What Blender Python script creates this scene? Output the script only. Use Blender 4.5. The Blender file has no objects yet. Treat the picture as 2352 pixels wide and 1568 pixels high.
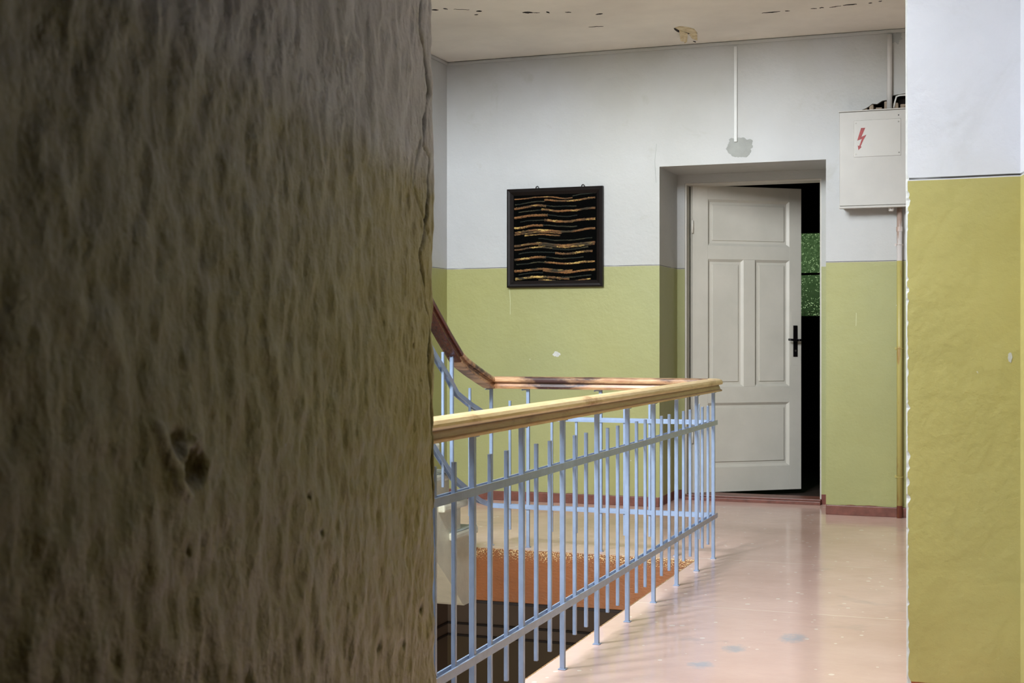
import bpy, math, random
from mathutils import Vector, noise, Matrix
random.seed(7)
S = bpy.context.scene
COL = S.collection

# ---------------------------------------------------------------- camera
CH = 1.10                     # camera height
TH = math.radians(20.1)       # heading, left of +Y
FPX = 3150.0                  # focal length in pixels of the 2352 wide frame
cam_d = bpy.data.cameras.new('camera')
cam = bpy.data.objects.new('camera', cam_d); COL.objects.link(cam)
cam.location = (0, 0, CH)
cam.rotation_euler = (math.radians(90), 0, TH)
cam_d.sensor_width = 36.0
cam_d.lens = FPX / 2352 * 36.0
cam_d.shift_y = -9.0 / 2352
cam_d.clip_start = 0.02
cam_d.dof.use_dof = True
cam_d.dof.focus_distance = 6.3
cam_d.dof.aperture_fstop = 11
S.camera = cam

# ---------------------------------------------------------------- light, exposure
S.view_settings.view_transform = 'Standard'
S.view_settings.look = 'None'
S.view_settings.gamma = 1.0
S.view_settings.use_curve_mapping = False
S.view_settings.exposure = 0.0
w = bpy.data.worlds.new('sky'); S.world = w; w.use_nodes = True
w.node_tree.nodes['Background'].inputs['Color'].default_value = (0.75, 0.86, 1.0, 1)
w.node_tree.nodes['Background'].inputs['Strength'].default_value = 1.0
def area_light(name, loc, rot, sx, sy, power, col):
    d = bpy.data.lights.new(name, 'AREA'); d.shape = 'RECTANGLE'; d.size = sx; d.size_y = sy
    d.energy = power; d.color = col
    o = bpy.data.objects.new(name, d); COL.objects.link(o); o.location = loc; o.rotation_euler = rot
    return o
# daylight through the tall stair window (it opens in the near wall of the stairwell, above the half landing)
SKY_TILT, SKY_TURN = 52, 42      # bright sky is high; the turn is added to steer light onto floor and pillar
WINDOWS = [(-2.56, -1.66, 1.15, 4.8), (-3.50, -2.70, 2.45, 4.7)]      # x0, x1, z0, z1
for (x0, x1, z0, z1) in WINDOWS:
    area_light('stair_window_daylight', ((x0+x1)/2, 2.20, (z0+z1)/2+.15), (math.radians(90-SKY_TILT), 0, math.radians(-SKY_TURN)),
               x1-x0-.10, z1-z0-.10, 262*(x1-x0)*(z1-z0), (0.90, 0.95, 1.0))
# added fill light that lifts the storey below, no window there
area_light('lower_storey_fill', (-2.2, 2.9, -1.5), (math.radians(90), 0, 0), 1.4, 1.6, 60, (1.0, .93, .82))
# added unseen fill light from the right end of the passage
area_light('passage_fill', (3.55, 6.6, 1.9), (math.radians(90), 0, math.radians(90)), 1.6, 1.5, 20, (0.95, 0.97, 1.0))

# ---------------------------------------------------------------- helpers
def lin(r, g, b):
    def f(c):
        c /= 255.0
        return c/12.92 if c <= 0.04045 else ((c+0.055)/1.055)**2.4
    return (f(r), f(g), f(b), 1)

class MB:
    def __init__(s): s.v = []; s.f = []
    def add(s, v, f):
        n = len(s.v); s.v += [tuple(p) for p in v]; s.f += [tuple(i+n for i in q) for q in f]; return s
    def box(s, a, b, m=None):
        x0, y0, z0 = [min(a[i], b[i]) for i in range(3)]; x1, y1, z1 = [max(a[i], b[i]) for i in range(3)]
        v = [(x0,y0,z0),(x1,y0,z0),(x1,y1,z0),(x0,y1,z0),(x0,y0,z1),(x1,y0,z1),(x1,y1,z1),(x0,y1,z1)]
        if m: v = [m @ Vector(p) for p in v]
        return s.add(v, [(0,3,2,1),(4,5,6,7),(0,1,5,4),(1,2,6,5),(2,3,7,6),(3,0,4,7)])
    def prism(s, pts, ax, a, b):
        """polygon pts (2-D) extruded along axis ax (0,1,2) from a to b"""
        def P(p, t):
            return [(t, p[0], p[1]), (p[0], t, p[1]), (p[0], p[1], t)][ax]
        n = len(pts); v = [P(p, a) for p in pts] + [P(p, b) for p in pts]
        f = [tuple(range(n))[::-1], tuple(range(n, 2*n))] + [(i, (i+1) % n, n+(i+1) % n, n+i) for i in range(n)]
        return s.add(v, f)
    def tube(s, pts, r, n=10, caps=True):
        pts = [Vector(p) for p in pts]; base = len(s.v); prev = None
        for i, p in enumerate(pts):
            t = (pts[min(i+1, len(pts)-1)] - pts[max(i-1, 0)]).normalized()
            if prev is None:
                u = t.orthogonal().normalized()
            else:
                u = (prev - t*prev.dot(t)).normalized()
            prev = u; w_ = t.cross(u); rr = r[i] if isinstance(r, (list, tuple)) else r
            for k in range(n):
                a = 2*math.pi*k/n; s.v.append(tuple(p + (u*math.cos(a)+w_*math.sin(a))*rr))
        for i in range(len(pts)-1):
            for k in range(n):
                a = base+i*n+k; b = base+i*n+(k+1) % n
                s.f.append((a, b, b+n, a+n))
        if caps:
            s.f.append(tuple(base+k for k in range(n))[::-1])
            e = base+(len(pts)-1)*n; s.f.append(tuple(e+k for k in range(n)))
        return s
    def sweep(s, path, prof):
        """profile (side, up) swept along path; the profile keeps upright, corners mitred"""
        path = [Vector(p) for p in path]; base = len(s.v); n = len(prof); N = len(path)
        for i, p in enumerate(path):
            d0 = (path[i]-path[i-1]).normalized() if i else None
            d1 = (path[i+1]-path[i]).normalized() if i < N-1 else None
            if d0 is None: d0 = d1
            if d1 is None: d1 = d0
            h0 = Vector((d0.x, d0.y, 0)).normalized(); h1 = Vector((d1.x, d1.y, 0)).normalized()
            s0 = Vector((h0.y, -h0.x, 0)); s1 = Vector((h1.y, -h1.x, 0))
            sd = (s0+s1).normalized(); k = 1/max(.35, sd.dot(s0))
            u0 = s0.cross(d0); u1 = s1.cross(d1); up = (u0+u1).normalized(); ku = 1/max(.5, up.dot(u0))
            for (a, b) in prof: s.v.append(tuple(p+sd*a*k+up*b*ku))
        for i in range(N-1):
            for k in range(n):
                a = base+i*n+k; b = base+i*n+(k+1) % n
                s.f.append((a, a+n, b+n, b))
        s.f.append(tuple(base+k for k in range(n))); e = base+(N-1)*n
        s.f.append(tuple(e+k for k in range(n))[::-1])
        return s
    def build(s, name, mat=None, parent=None, bevel=0, smooth=False, seg=2, mesh_only=False):
        me = bpy.data.meshes.new(name); me.from_pydata(s.v, [], s.f); me.update()
        import bmesh
        bm = bmesh.new(); bm.from_mesh(me)
        bmesh.ops.recalc_face_normals(bm, faces=bm.faces)
        if bevel:
            bmesh.ops.remove_doubles(bm, verts=bm.verts, dist=1e-6)
            bmesh.ops.bevel(bm, geom=[e for e in bm.edges if len(e.link_faces) == 2 and e.calc_face_angle(0) > .5],
                            offset=bevel, segments=seg, affect='EDGES', profile=.6, clamp_overlap=True)
        bm.to_mesh(me); bm.free()
        if smooth:
            for p in me.polygons: p.use_smooth = True
        if mat: me.materials.append(mat)
        if mesh_only: return me
        o = bpy.data.objects.new(name, me); COL.objects.link(o)
        if parent: o.parent = parent; o.matrix_parent_inverse = parent.matrix_world.inverted()
        return o

def tag(o, label=None, cat=None, group=None, kind=None):
    if label: o['label'] = label
    if cat: o['category'] = cat
    if group: o['group'] = group
    if kind: o['kind'] = kind
    return o
def struct(o, label=None, cat=None): return tag(o, label, cat, kind='structure')
def empty(name, loc=(0,0,0), rz=0):
    o = bpy.data.objects.new(name, None); COL.objects.link(o); o.location = loc; o.rotation_euler = (0,0,rz)
    o.empty_display_size = .1
    bpy.context.view_layer.update()
    return o

# ---------------------------------------------------------------- materials
def mat_new(name):
    m = bpy.data.materials.new(name); m.use_nodes = True
    nt = m.node_tree; return m, nt, nt.nodes['Principled BSDF']
class NT:
    def __init__(s, nt): s.nt = nt; s.N = nt.nodes; s.L = nt.links
    def n(s, t, **k):
        x = s.N.new(t)
        for a, b in k.items():
            if a.startswith('i_'):
                key = a[2:].replace('_', ' ')
                x.inputs[key].default_value = b
            else: setattr(x, a, b)
        return x
    def l(s, a, b): s.L.new(a, b)
    def pos(s):
        return s.n('ShaderNodeNewGeometry').outputs['Position']
    def noise(s, scale, detail=4, rough=.55, vec=None, dist=0, stretch=None):
        x = s.n('ShaderNodeTexNoise'); x.inputs['Scale'].default_value = scale
        x.inputs['Detail'].default_value = detail; x.inputs['Roughness'].default_value = rough
        x.inputs['Distortion'].default_value = dist
        v = vec or s.pos()
        if stretch:
            mp = s.n('ShaderNodeMapping'); mp.inputs['Scale'].default_value = stretch; s.l(v, mp.inputs['Vector']); v = mp.outputs[0]
        s.l(v, x.inputs['Vector']); return x.outputs['Fac']
    def math(s, op, a, b=0, clamp=False):
        x = s.n('ShaderNodeMath', operation=op); x.use_clamp = clamp
        for i, q in enumerate((a, b)):
            if isinstance(q, (int, float)): x.inputs[i].default_value = q
            else: s.l(q, x.inputs[i])
        return x.outputs[0]
    def ramp(s, fac, lo, hi):
        x = s.n('ShaderNodeMapRange'); x.inputs['From Min'].default_value = lo; x.inputs['From Max'].default_value = hi
        s.l(fac, x.inputs['Value']); return x.outputs[0]
    def mix(s, fac, a, b, mode='MIX'):
        x = s.n('ShaderNodeMix', data_type='RGBA', blend_type=mode)
        for sock, q in ((x.inputs[0], fac), (x.inputs[6], a), (x.inputs[7], b)):
            if isinstance(q, (int, float)): sock.default_value = q
            elif isinstance(q, tuple): sock.default_value = q
            else: s.l(q, sock)
        return x.outputs[2]
    def bump(s, h, dist, strength=1.0, normal=None):
        x = s.n('ShaderNodeBump'); x.inputs['Distance'].default_value = dist; x.inputs['Strength'].default_value = strength
        s.l(h, x.inputs['Height'])
        if normal: s.l(normal, x.inputs['Normal'])
        return x.outputs[0]
    def z(s):
        x = s.n('ShaderNodeSeparateXYZ'); s.l(s.pos(), x.inputs[0]); return x.outputs

PAINT_Z = 1.568
def wall_paint(name, line_z=PAINT_Z, white=(188,190,190), green=(164,164,108), skirt=.062, skirt_col=(120,66,54), pencil=.004,
               wav=.004, bumpd=.0012, bump_scale=60, streak=1.0, rough=.5, wear_attr=False, stain=1.0, fuzzy=.0006, spec=.35):
    m, nt, B = mat_new(name); t = NT(nt)
    xyz = t.z()
    zz = xyz[2]
    wob = t.math('MULTIPLY', t.math('SUBTRACT', t.noise(3.0, 3), .5), wav*2)
    zz = t.math('ADD', zz, wob)
    up = t.ramp(zz, line_z-fuzzy, line_z+fuzzy)
    # mottled, slightly dirty coats
    mot = t.noise(1.6, 5, .6)
    mot2 = t.noise(.7, 3, .5, stretch=(1, 1, .6))
    W = t.mix(t.ramp(mot, .35, .75), lin(*white), lin(*(int(c*.955) for c in white)))
    W = t.mix(t.math('MULTIPLY', t.ramp(mot2, .45, .7), .35*stain), W, lin(172,170,152))
    hi = t.math('MULTIPLY', t.ramp(xyz[2], 2.25, 3.0), t.ramp(t.noise(2.2, 4), .35, .7))
    W = t.mix(t.math('MULTIPLY', hi, .45*stain), W, lin(158,154,136))
    W = t.mix(t.math('MULTIPLY', t.ramp(t.noise(3.1, 5, .65, dist=.6), .60, .72), .30*stain), W, lin(150,146,124))
    G = t.mix(t.ramp(mot, .3, .75), lin(*green), lin(*(int(c*.93) for c in green)))
    gg = (int(green[0]*.97), int(green[1]*1.0), int(green[2]*1.12))
    G = t.mix(t.math('MULTIPLY', t.ramp(mot2, .45, .7), .6), G, lin(*gg))
    # small chips to the plaster below
    vo = t.n('ShaderNodeTexVoronoi'); vo.inputs['Scale'].default_value = 7; t.l(t.pos(), vo.inputs['Vector'])
    chip = t.math('LESS_THAN', t.math('ADD', vo.outputs['Distance'], t.math('MULTIPLY', t.noise(90, 2), .08)), .062)
    G = t.mix(t.math('MULTIPLY', chip, .75), G, lin(205,205,190))
    C = t.mix(up, G, W)
    if pencil:
        band = t.math('SUBTRACT', 1, t.ramp(t.math('ABSOLUTE', t.math('SUBTRACT', zz, line_z+pencil)), pencil*.35, pencil*.6), clamp=True)
        band = t.math('MULTIPLY', band, t.ramp(t.noise(2.3, 3), .36, .48))
        C = t.mix(band, C, lin(62,60,58))
    if skirt:
        sk = t.math('LESS_THAN', t.math('ADD', xyz[2], t.math('MULTIPLY', t.math('SUBTRACT', t.noise(9, 3), .5), .02)), skirt)
        C = t.mix(sk, C, t.mix(t.ramp(t.noise(18, 4), .35, .7), lin(*skirt_col), lin(*(int(c*.8) for c in skirt_col))))
    if wear_attr:
        a = t.n('ShaderNodeAttribute', attribute_name='wear')
        C = t.mix(a.outputs['Fac'], C, lin(44,34,24))
        a = t.n('ShaderNodeAttribute', attribute_name='bare')
        C = t.mix(a.outputs['Fac'], C, lin(236,222,176))
    t.l(C, B.inputs['Base Color'])
    B.inputs['Roughness'].default_value = rough
    B.inputs['Specular IOR Level'].default_value = spec
    n1 = t.noise(bump_scale, 6, .6); n2 = t.noise(bump_scale*.18, 4, .5)
    h = t.math('ADD', t.math('MULTIPLY', n1, .4), n2)
    t.l(t.bump(h, bumpd*4), B.inputs['Normal'])
    return m
M = {}
M['wall'] = wall_paint('hall_wall_paint', bumpd=.0009)
M['pillar'] = wall_paint('pillar_wall_paint', white=(228,230,236), green=(192,183,116), bumpd=.0016, bump_scale=45, pencil=.006, skirt=.074, stain=.3, skirt_col=(150,84,48))
M['jamb'] = wall_paint('rough_wall_paint', line_z=1.43, white=(222,214,218), green=(184,164,92), skirt=0, pencil=0, wav=.05, bumpd=.0020, bump_scale=110,
                       wear_attr=True, fuzzy=.03, rough=.36, spec=.5)
M['soffit'] = wall_paint('upper_wall_paint', line_z=-9, skirt=0, pencil=0)

def simple(name, col, rough=.5, metal=0, var=.12, vscale=8, bumpd=0, bscale=60, col2=None, spec=.5):
    m, nt, B = mat_new(name); t = NT(nt)
    c2 = col2 or tuple(int(c*(1-var)) for c in col)
    C = t.mix(t.ramp(t.noise(vscale, 5, .6), .35, .7), lin(*col), lin(*c2)); t.l(C, B.inputs['Base Color'])
    B.inputs['Roughness'].default_value = rough; B.inputs['Metallic'].default_value = metal
    B.inputs['Specular IOR Level'].default_value = spec
    if bumpd: t.l(t.bump(t.noise(bscale, 4), bumpd), B.inputs['Normal'])
    return m
M['ceiling'] = simple('ceiling_paint', (236,232,222), .8, var=.07, vscale=1.6, bumpd=.001, bscale=30)
M['blue'] = simple('blue_gloss_paint', (150,170,200), .15, var=.06, vscale=20, bumpd=.0004, bscale=90, spec=.9)
M['stairside'] = simple('cream_stair_paint', (222,222,202), .45, var=.08, vscale=9, bumpd=.002, bscale=70)
M['tread'] = simple('worn_tread', (166,176,176), .4, var=.2, vscale=14, bumpd=.001, bscale=50, col2=(128,136,132))
M['door'] = simple('door_gloss_paint', (203,199,188), .38, var=.05, vscale=3, bumpd=.0004, bscale=60)
M['frame'] = simple('door_frame_paint', (204,200,190), .45, var=.06, vscale=5, bumpd=.0006)
M['blackmetal'] = simple('black_lock_metal', (26,22,24), .35, metal=.6, var=.2)
M['box'] = simple('cream_enamel', (180,178,171), .42, var=.04, vscale=4)
M['plate'] = simple('plate_enamel', (184,182,175), .4, var=.03, vscale=4)
M['red'] = simple('red_sign_paint', (164,44,40), .5, var=.25, vscale=60)
M['screw'] = simple('screw_metal', (120,116,108), .4, metal=.8)
M['whitepipe'] = simple('white_trunking', (208,210,206), .45, var=.05)
M['greypipe'] = simple('grey_conduit_paint', (206,203,198), .45, var=.06)
M['brick'] = simple('broken_brick', (186,168,146), .9, var=.3, vscale=20, bumpd=.003, bscale=50)
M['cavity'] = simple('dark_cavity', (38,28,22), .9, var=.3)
M['darkwood'] = simple('dark_frame_wood', (20,13,12), .5, var=.3, vscale=15, spec=.25)
M['blackcloth'] = simple('black_cloth', (5,6,5), 1.0, var=.4, vscale=90, bumpd=.003, bscale=220, spec=.05)
M['absorber'] = simple('dark_bounce_absorber', (48,34,26), .6, var=.15)  # kept dark so unseen surfaces around the viewer bounce little light
M['threshold'] = simple('threshold_paint', (126,78,66), .4, var=.2, vscale=20, bumpd=.001)
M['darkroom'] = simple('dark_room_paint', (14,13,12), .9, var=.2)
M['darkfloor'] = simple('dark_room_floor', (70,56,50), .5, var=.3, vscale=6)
M['lower'] = simple('lower_wall_paint', (112,100,86), .6, var=.08, vscale=2)
M['lower2'] = simple('lower_wall_gloss', (98,86,62), .45, var=.08, vscale=2)
M['lowline'] = simple('lower_line', (40,34,28), .6)
M['patch'] = simple('damp_plaster', (158,161,156), .85, var=.08, vscale=12, bumpd=.001)
M['flake'] = simple('peeled_plaster', (222,210,178), .85, var=.25, vscale=30, bumpd=.001, col2=(186,168,126))
M['scratch'] = simple('bare_plaster', (206,208,204), .9, var=.08, vscale=40)

# floor: red brown gloss paint, worn specks, light seams
m, nt, B = mat_new('red_floor_paint'); t = NT(nt); M['floor'] = m
C = t.mix(t.ramp(t.noise(1.3, 5, .6), .35, .7), lin(228,197,185), lin(212,178,164))
C = t.mix(t.math('MULTIPLY', t.ramp(t.noise(2.3, 4, .6, dist=.4), .63, .70), .30), C, lin(168,160,158))
vo = t.n('ShaderNodeTexVoronoi'); vo.inputs['Scale'].default_value = 15
mp = t.n('ShaderNodeMapping'); mp.inputs['Scale'].default_value = (1, .8, 1); t.l(t.pos(), mp.inputs['Vector']); t.l(mp.outputs[0], vo.inputs['Vector'])
sp = t.math('LESS_THAN', t.math('ADD', vo.outputs['Distance'], t.math('MULTIPLY', t.noise(3.2, 4), .50)), .345)
C = t.mix(t.math('MULTIPLY', sp, .8), C, lin(240,226,216))
yy = t.z()[1]
yw = t.math('ADD', yy, t.math('MULTIPLY', t.noise(4, 3), .012))
for s_ in (5.545, 6.752):
    ln = t.math('LESS_THAN', t.math('ABSOLUTE', t.math('SUBTRACT', yw, s_)), .0035)
    C = t.mix(t.math('MULTIPLY', ln, t.ramp(t.noise(5, 2), .35, .5)), C, lin(240,220,206))
sv = t.n('ShaderNodeSeparateXYZ'); t.l(t.pos(), sv.inputs[0])
for (sx_, sy_, rx_, ry_) in ((-.76, 5.07, .055, .10), (-.93, 4.83, .05, .07), (-.31, 5.62, .09, .14), (-.99, 4.55, .05, .06)):
    e = t.math('ADD', t.math('POWER', t.math('MULTIPLY', t.math('SUBTRACT', sv.outputs[0], sx_), 1/rx_), 2), t.math('POWER', t.math('MULTIPLY', t.math('SUBTRACT', sv.outputs[1], sy_), 1/ry_), 2))
    k_ = t.ramp(t.math('ADD', e, t.math('MULTIPLY', t.noise(28, 4, .7), 2.6)), 2.3, 1.3)
    C = t.mix(t.math('MULTIPLY', k_, .75), C, lin(172,178,186))
t.l(C, B.inputs['Base Color'])
t.l(t.math('ADD', t.math('MULTIPLY', t.noise(5, 4), .14), .07), B.inputs['Roughness'])
t.l(t.bump(t.noise(7, 5, .55), .0015), B.inputs['Normal'])

# orange slab edge: gloss paint with a speckled scuffed upper band
m, nt, B = mat_new('orange_slab_edge_paint'); t = NT(nt); M['orange'] = m
C = t.mix(t.ramp(t.noise(5, 4), .35, .7), lin(136,80,38), lin(120,70,32))
fl = t.noise(240, 3, .6, stretch=(.5, 1, 1))
band = t.ramp(t.math('ADD', t.z()[2], t.math('MULTIPLY', t.noise(4, 3), .09)), -.045, .03)
thr = t.math('SUBTRACT', .74, t.math('MULTIPLY', band, .20))
C = t.mix(t.math('GREATER_THAN', fl, thr), C, lin(222,200,150))
dk = t.noise(200, 3, .6, stretch=(.5, 1, 1))
C = t.mix(t.math('GREATER_THAN', t.math('ADD', dk, t.math('MULTIPLY', band, .1)), .68), C, lin(104,70,40))
t.l(C, B.inputs['Base Color']); B.inputs['Roughness'].default_value = .35
t.l(t.bump(t.noise(80, 5, .6, stretch=(.4, 1, 1)), .004), B.inputs['Normal'])

def wood(name, a, b, c, patch=.55, rough=.35, ax='X', worn=None):  # worn: height and tints of the shade painted on the rail's lower side
    m, nt, B = mat_new(name); t = NT(nt)
    st = {'X': (.12, 1, 1), 'Y': (1, .12, 1), 'Z': (1, .3, .3)}[ax]
    g = t.noise(90, 5, .6, stretch=st)
    C = t.mix(t.ramp(g, .3, .7), lin(*a), lin(*b))
    C = t.mix(t.ramp(t.noise(9, 5, .65, stretch=tuple(q**.5 for q in st)), patch, patch+.12), C, lin(*c))
    if worn:      # painted shade: waist and lower band darkened, bottom lip a little paler
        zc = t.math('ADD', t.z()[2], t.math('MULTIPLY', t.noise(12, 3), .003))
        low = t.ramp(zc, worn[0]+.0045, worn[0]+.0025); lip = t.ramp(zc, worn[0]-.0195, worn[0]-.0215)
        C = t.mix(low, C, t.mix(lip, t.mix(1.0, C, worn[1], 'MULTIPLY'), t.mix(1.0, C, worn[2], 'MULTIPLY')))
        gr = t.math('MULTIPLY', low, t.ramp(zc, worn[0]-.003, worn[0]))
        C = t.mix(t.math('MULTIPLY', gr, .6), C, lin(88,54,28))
    t.l(C, B.inputs['Base Color']); B.inputs['Roughness'].default_value = rough
    B.inputs['Coat Weight'].default_value = .3; B.inputs['Coat Roughness'].default_value = .25
    t.l(t.bump(g, .0008), B.inputs['Normal']); return m
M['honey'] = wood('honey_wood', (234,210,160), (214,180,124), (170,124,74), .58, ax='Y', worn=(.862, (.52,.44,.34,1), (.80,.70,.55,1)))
M['wornwood'] = wood('worn_brown_wood', (206,172,130), (160,112,78), (66,42,40), .48, ax='X', worn=(.862, (.80,.68,.58,1), (.85,.78,.7,1)))
M['mahogany'] = wood('mahogany_wood', (104,54,36), (72,36,24), (44,22,18), .55, .25, ax='Y')

# pebbled green glass lit from the room beyond
m, nt, B = mat_new('pebbled_green_glass'); t = NT(nt); M['greenglass'] = m
vo = t.n('ShaderNodeTexVoronoi'); vo.inputs["Scale"].default_value = 80; t.l(t.pos(), vo.inputs['Vector'])
spk = t.math('LESS_THAN', vo.outputs['Distance'], .30)
spk = t.math('MULTIPLY', spk, t.ramp(t.noise(35, 2), .46, .56))
gr = t.ramp(t.z()[2], 1.25, 1.75)
E = t.mix(gr, lin(20,30,16), lin(74,100,62))
E = t.mix(t.ramp(t.noise(40, 3), .35, .7), E, lin(48,70,40))
E = t.mix(spk, E, lin(165,195,140))
B.inputs['Base Color'].default_value = lin(20,28,20); t.l(E, B.inputs['Emission Color']); B.inputs['Emission Strength'].default_value = .9
B.inputs['Roughness'].default_value = .3
t.l(t.bump(vo.outputs['Distance'], .004), B.inputs['Normal'])

# yarn for the wall hanging, colour drifts along each strand
m, nt, B = mat_new('gold_brown_yarn'); t = NT(nt); M['yarn'] = m
C = t.mix(t.ramp(t.noise(7, 3, .6, stretch=(1, 1, 3)), .40, .58), lin(58,52,36), lin(142,98,56))
C = t.mix(t.ramp(t.noise(11, 3, .6, stretch=(1, 1, 4)), .54, .64), C, lin(214,180,104))
C = t.mix(t.ramp(t.noise(120, 3), .50, .68), C, lin(60,40,22))
t.l(C, B.inputs['Base Color']); B.inputs['Roughness'].default_value = .9
t.l(t.bump(t.noise(400, 3), .003), B.inputs['Normal'])
# strand colour for the darker yarns
m, nt, B = mat_new('dark_green_yarn'); t = NT(nt); M['yarn_dark'] = m
C = t.mix(t.ramp(t.noise(8, 3, .6, stretch=(1, 1, 3)), .45, .62), lin(24,30,22), lin(70,66,44))
t.l(C, B.inputs['Base Color']); B.inputs['Roughness'].default_value = .95
t.l(t.bump(t.noise(400, 3), .003), B.inputs['Normal'])

# pipe that runs from the white into the green zone, with rusty side
m, nt, B = mat_new('painted_riser_pipe'); t = NT(nt); M['riser'] = m
xyz = t.z()
C = t.mix(t.math('GREATER_THAN', xyz[2], PAINT_Z), lin(178,168,98), lin(206,200,196))
C = t.mix(t.math('LESS_THAN', xyz[2], .075), C, lin(120,66,54))
C = t.mix(t.math('MULTIPLY', t.ramp(t.noise(14, 4, .6, stretch=(1, 1, .25)), .56, .62), .55), C, lin(150,96,50))
t.l(C, B.inputs['Base Color']); B.inputs['Roughness'].default_value = .4

# ---------------------------------------------------------------- the shell
HX = -1.475      # stairwell edge (right side)
FY = 6.70        # stairwell edge (far side)
LX = -3.66       # left wall
BY = 8.70        # back wall face
NY = 2.668       # near wall of the stairwell
CZ = 2.99        # ceiling
RX = 3.6
def walled(name, ax, a, b, us, vs, holes, mat, label=None, parent=None):
    """wall slab across axis ax (0: X-plane, 1: Y-plane) with rectangular holes (u0,u1,v0,v1)"""
    us = sorted(set(us + [q for h in holes for q in h[:2]])); vs = sorted(set(vs + [q for h in holes for q in h[2:]]))
    mb = MB(); idx = {}
    def V(u, v, t_):
        k = (round(u, 5), round(v, 5), t_)
        if k not in idx:
            idx[k] = len(mb.v); mb.v.append((t_, u, v) if ax == 0 else (u, t_, v))
        return idx[k]
    def solid(i, j):
        if i < 0 or j < 0 or i >= len(us)-1 or j >= len(vs)-1: return False
        cu = (us[i]+us[i+1])/2; cv = (vs[j]+vs[j+1])/2
        return not any(h[0] < cu < h[1] and h[2] < cv < h[3] for h in holes)
    for i in range(len(us)-1):
        for j in range(len(vs)-1):
            if not solid(i, j): continue
            u0, u1, v0, v1 = us[i], us[i+1], vs[j], vs[j+1]
            mb.f.append((V(u0,v0,a), V(u1,v0,a), V(u1,v1,a), V(u0,v1,a)))
            mb.f.append((V(u0,v1,b), V(u1,v1,b), V(u1,v0,b), V(u0,v0,b)))
            for (di, dj, p, q) in ((-1,0,(u0,v0),(u0,v1)), (1,0,(u1,v0),(u1,v1)), (0,-1,(u0,v0),(u1,v0)), (0,1,(u0,v1),(u1,v1))):
                if not solid(i+di, j+dj):
                    mb.f.append((V(*p,a), V(*q,a), V(*q,b), V(*p,b)))
    return struct(mb.build(name, mat, parent), label)

# floor slab (L shaped round the stairwell)
fl = MB()
fl.prism([(HX,-2.2),(RX,-2.2),(RX,BY+.52),(LX-.3,BY+.52),(LX-.3,FY),(HX,FY)], 2, -.275, 0)
struct(fl.build('floor', M['floor']), 'worn red brown painted floor around the stairwell opening')
# ceiling, open above the stairwell
ce = MB()
ce.prism([(HX,-2.2),(RX,-2.2),(RX,BY+.3),(LX-.3,BY+.3),(LX-.3,FY),(HX,FY)], 2, CZ, CZ+.3)
struct(ce.build('ceiling', M['ceiling']), 'cracked cream plaster ceiling')
struct(MB().box((LX-.3,NY-.3,6.0),(HX+.2,FY+.2,6.2)).build('ceiling', M['ceiling']), 'high ceiling over the stairwell')

DX0, DX1, DZ = -2.163, -1.10, 2.21        # deep door recess
hole_bx = (-.955, -.50, 2.40, 2.64)      # broken plaster above the electric box
walled('wall_back', 1, BY, BY+.5, [LX, RX], [0, CZ], [(DX0, DX1, 0, DZ), hole_bx], M['wall'], 'white over olive green back wall with a deep door recess')
# inner nib of the door recess
IX0, IX1, IZ = -2.111, -1.193, 2.152
walled('wall_back', 1, BY+.5, BY+.68, [LX, RX], [-.3, CZ], [(IX0, IX1, 0, IZ)], M['wall'], 'plaster margin round the white door')
walled('wall_left', 0, LX-.3, LX, [NY-.3, BY+.6], [-3.4, 6.0], [], M['wall'], 'white over olive wall left of the stairs')
# lower storey seen through the well
lw = empty('wall_lower', (0,0,0)); struct(lw, 'dark brown walls of the storey below')
MB().box((LX,BY,-3.4),(RX,BY+.3,-.84)).build('wall_surface', M['lower'], lw)
MB().box((LX,BY,-.84),(RX,BY+.3,-.275)).build('wall_surface', M['lower'], lw)
MB().box((LX,BY-.004,-3.3),(RX,BY,-.93)).build('wall_surface', M['lower2'], lw)
for z_ in (-.855, -.935):
    MB().box((LX,BY-.012,z_-.007),(RX,BY,z_+.007)).build('painted_line', M['lowline'], lw)
    MB().box((LX,NY,z_-.007),(LX+.012,BY,z_+.007)).build('painted_line', M['lowline'], lw)
MB().box((LX,NY,-3.4),(LX+.006,BY,-.29)).build('wall_surface', M['lower'], lw)
MB().box((RX-1.5,NY,-3.4),(RX,BY,-.275)).build('wall_surface', M['lower'], lw)
MB().box((LX,NY-.3,-3.4),(RX,NY,-.28)).build('wall_surface', M['lower'], lw)
struct(MB().box((LX-.3,NY-.3,-3.6),(RX,BY+.3,-3.4)).build('floor', M['floor']), 'floor of the storey below')

# near wall of the stairwell with the tall window that lights the hall
walled('wall_near', 1, NY-.25, NY, [LX, -1.16], [-.28, 6.0], WINDOWS, M['soffit'], 'near wall of the stairwell with two tall windows')
for wi, (WX0, WX1, WZ0, WZ1) in enumerate(WINDOWS):
    win = empty('window_1' if wi == 0 else 'window_3', ((WX0+WX1)/2, NY-.2, WZ0)); struct(win, 'tall stair window that lights the stairwell' if wi == 0 else 'smaller window above the half landing')
    fw = .05
    MB().box((WX0,NY-.24,WZ0),(WX0+fw,NY-.19,WZ1)).build('window_frame', M['frame'], win)
    MB().box((WX1-fw,NY-.24,WZ0),(WX1,NY-.19,WZ1)).build('window_frame', M['frame'], win)
    MB().box((WX0+fw,NY-.24,WZ0),(WX1-fw,NY-.19,WZ0+fw)).build('window_frame', M['frame'], win)
    MB().box((WX0+fw,NY-.24,WZ1-fw),(WX1-fw,NY-.19,WZ1)).build('window_frame', M['frame'], win)
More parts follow.
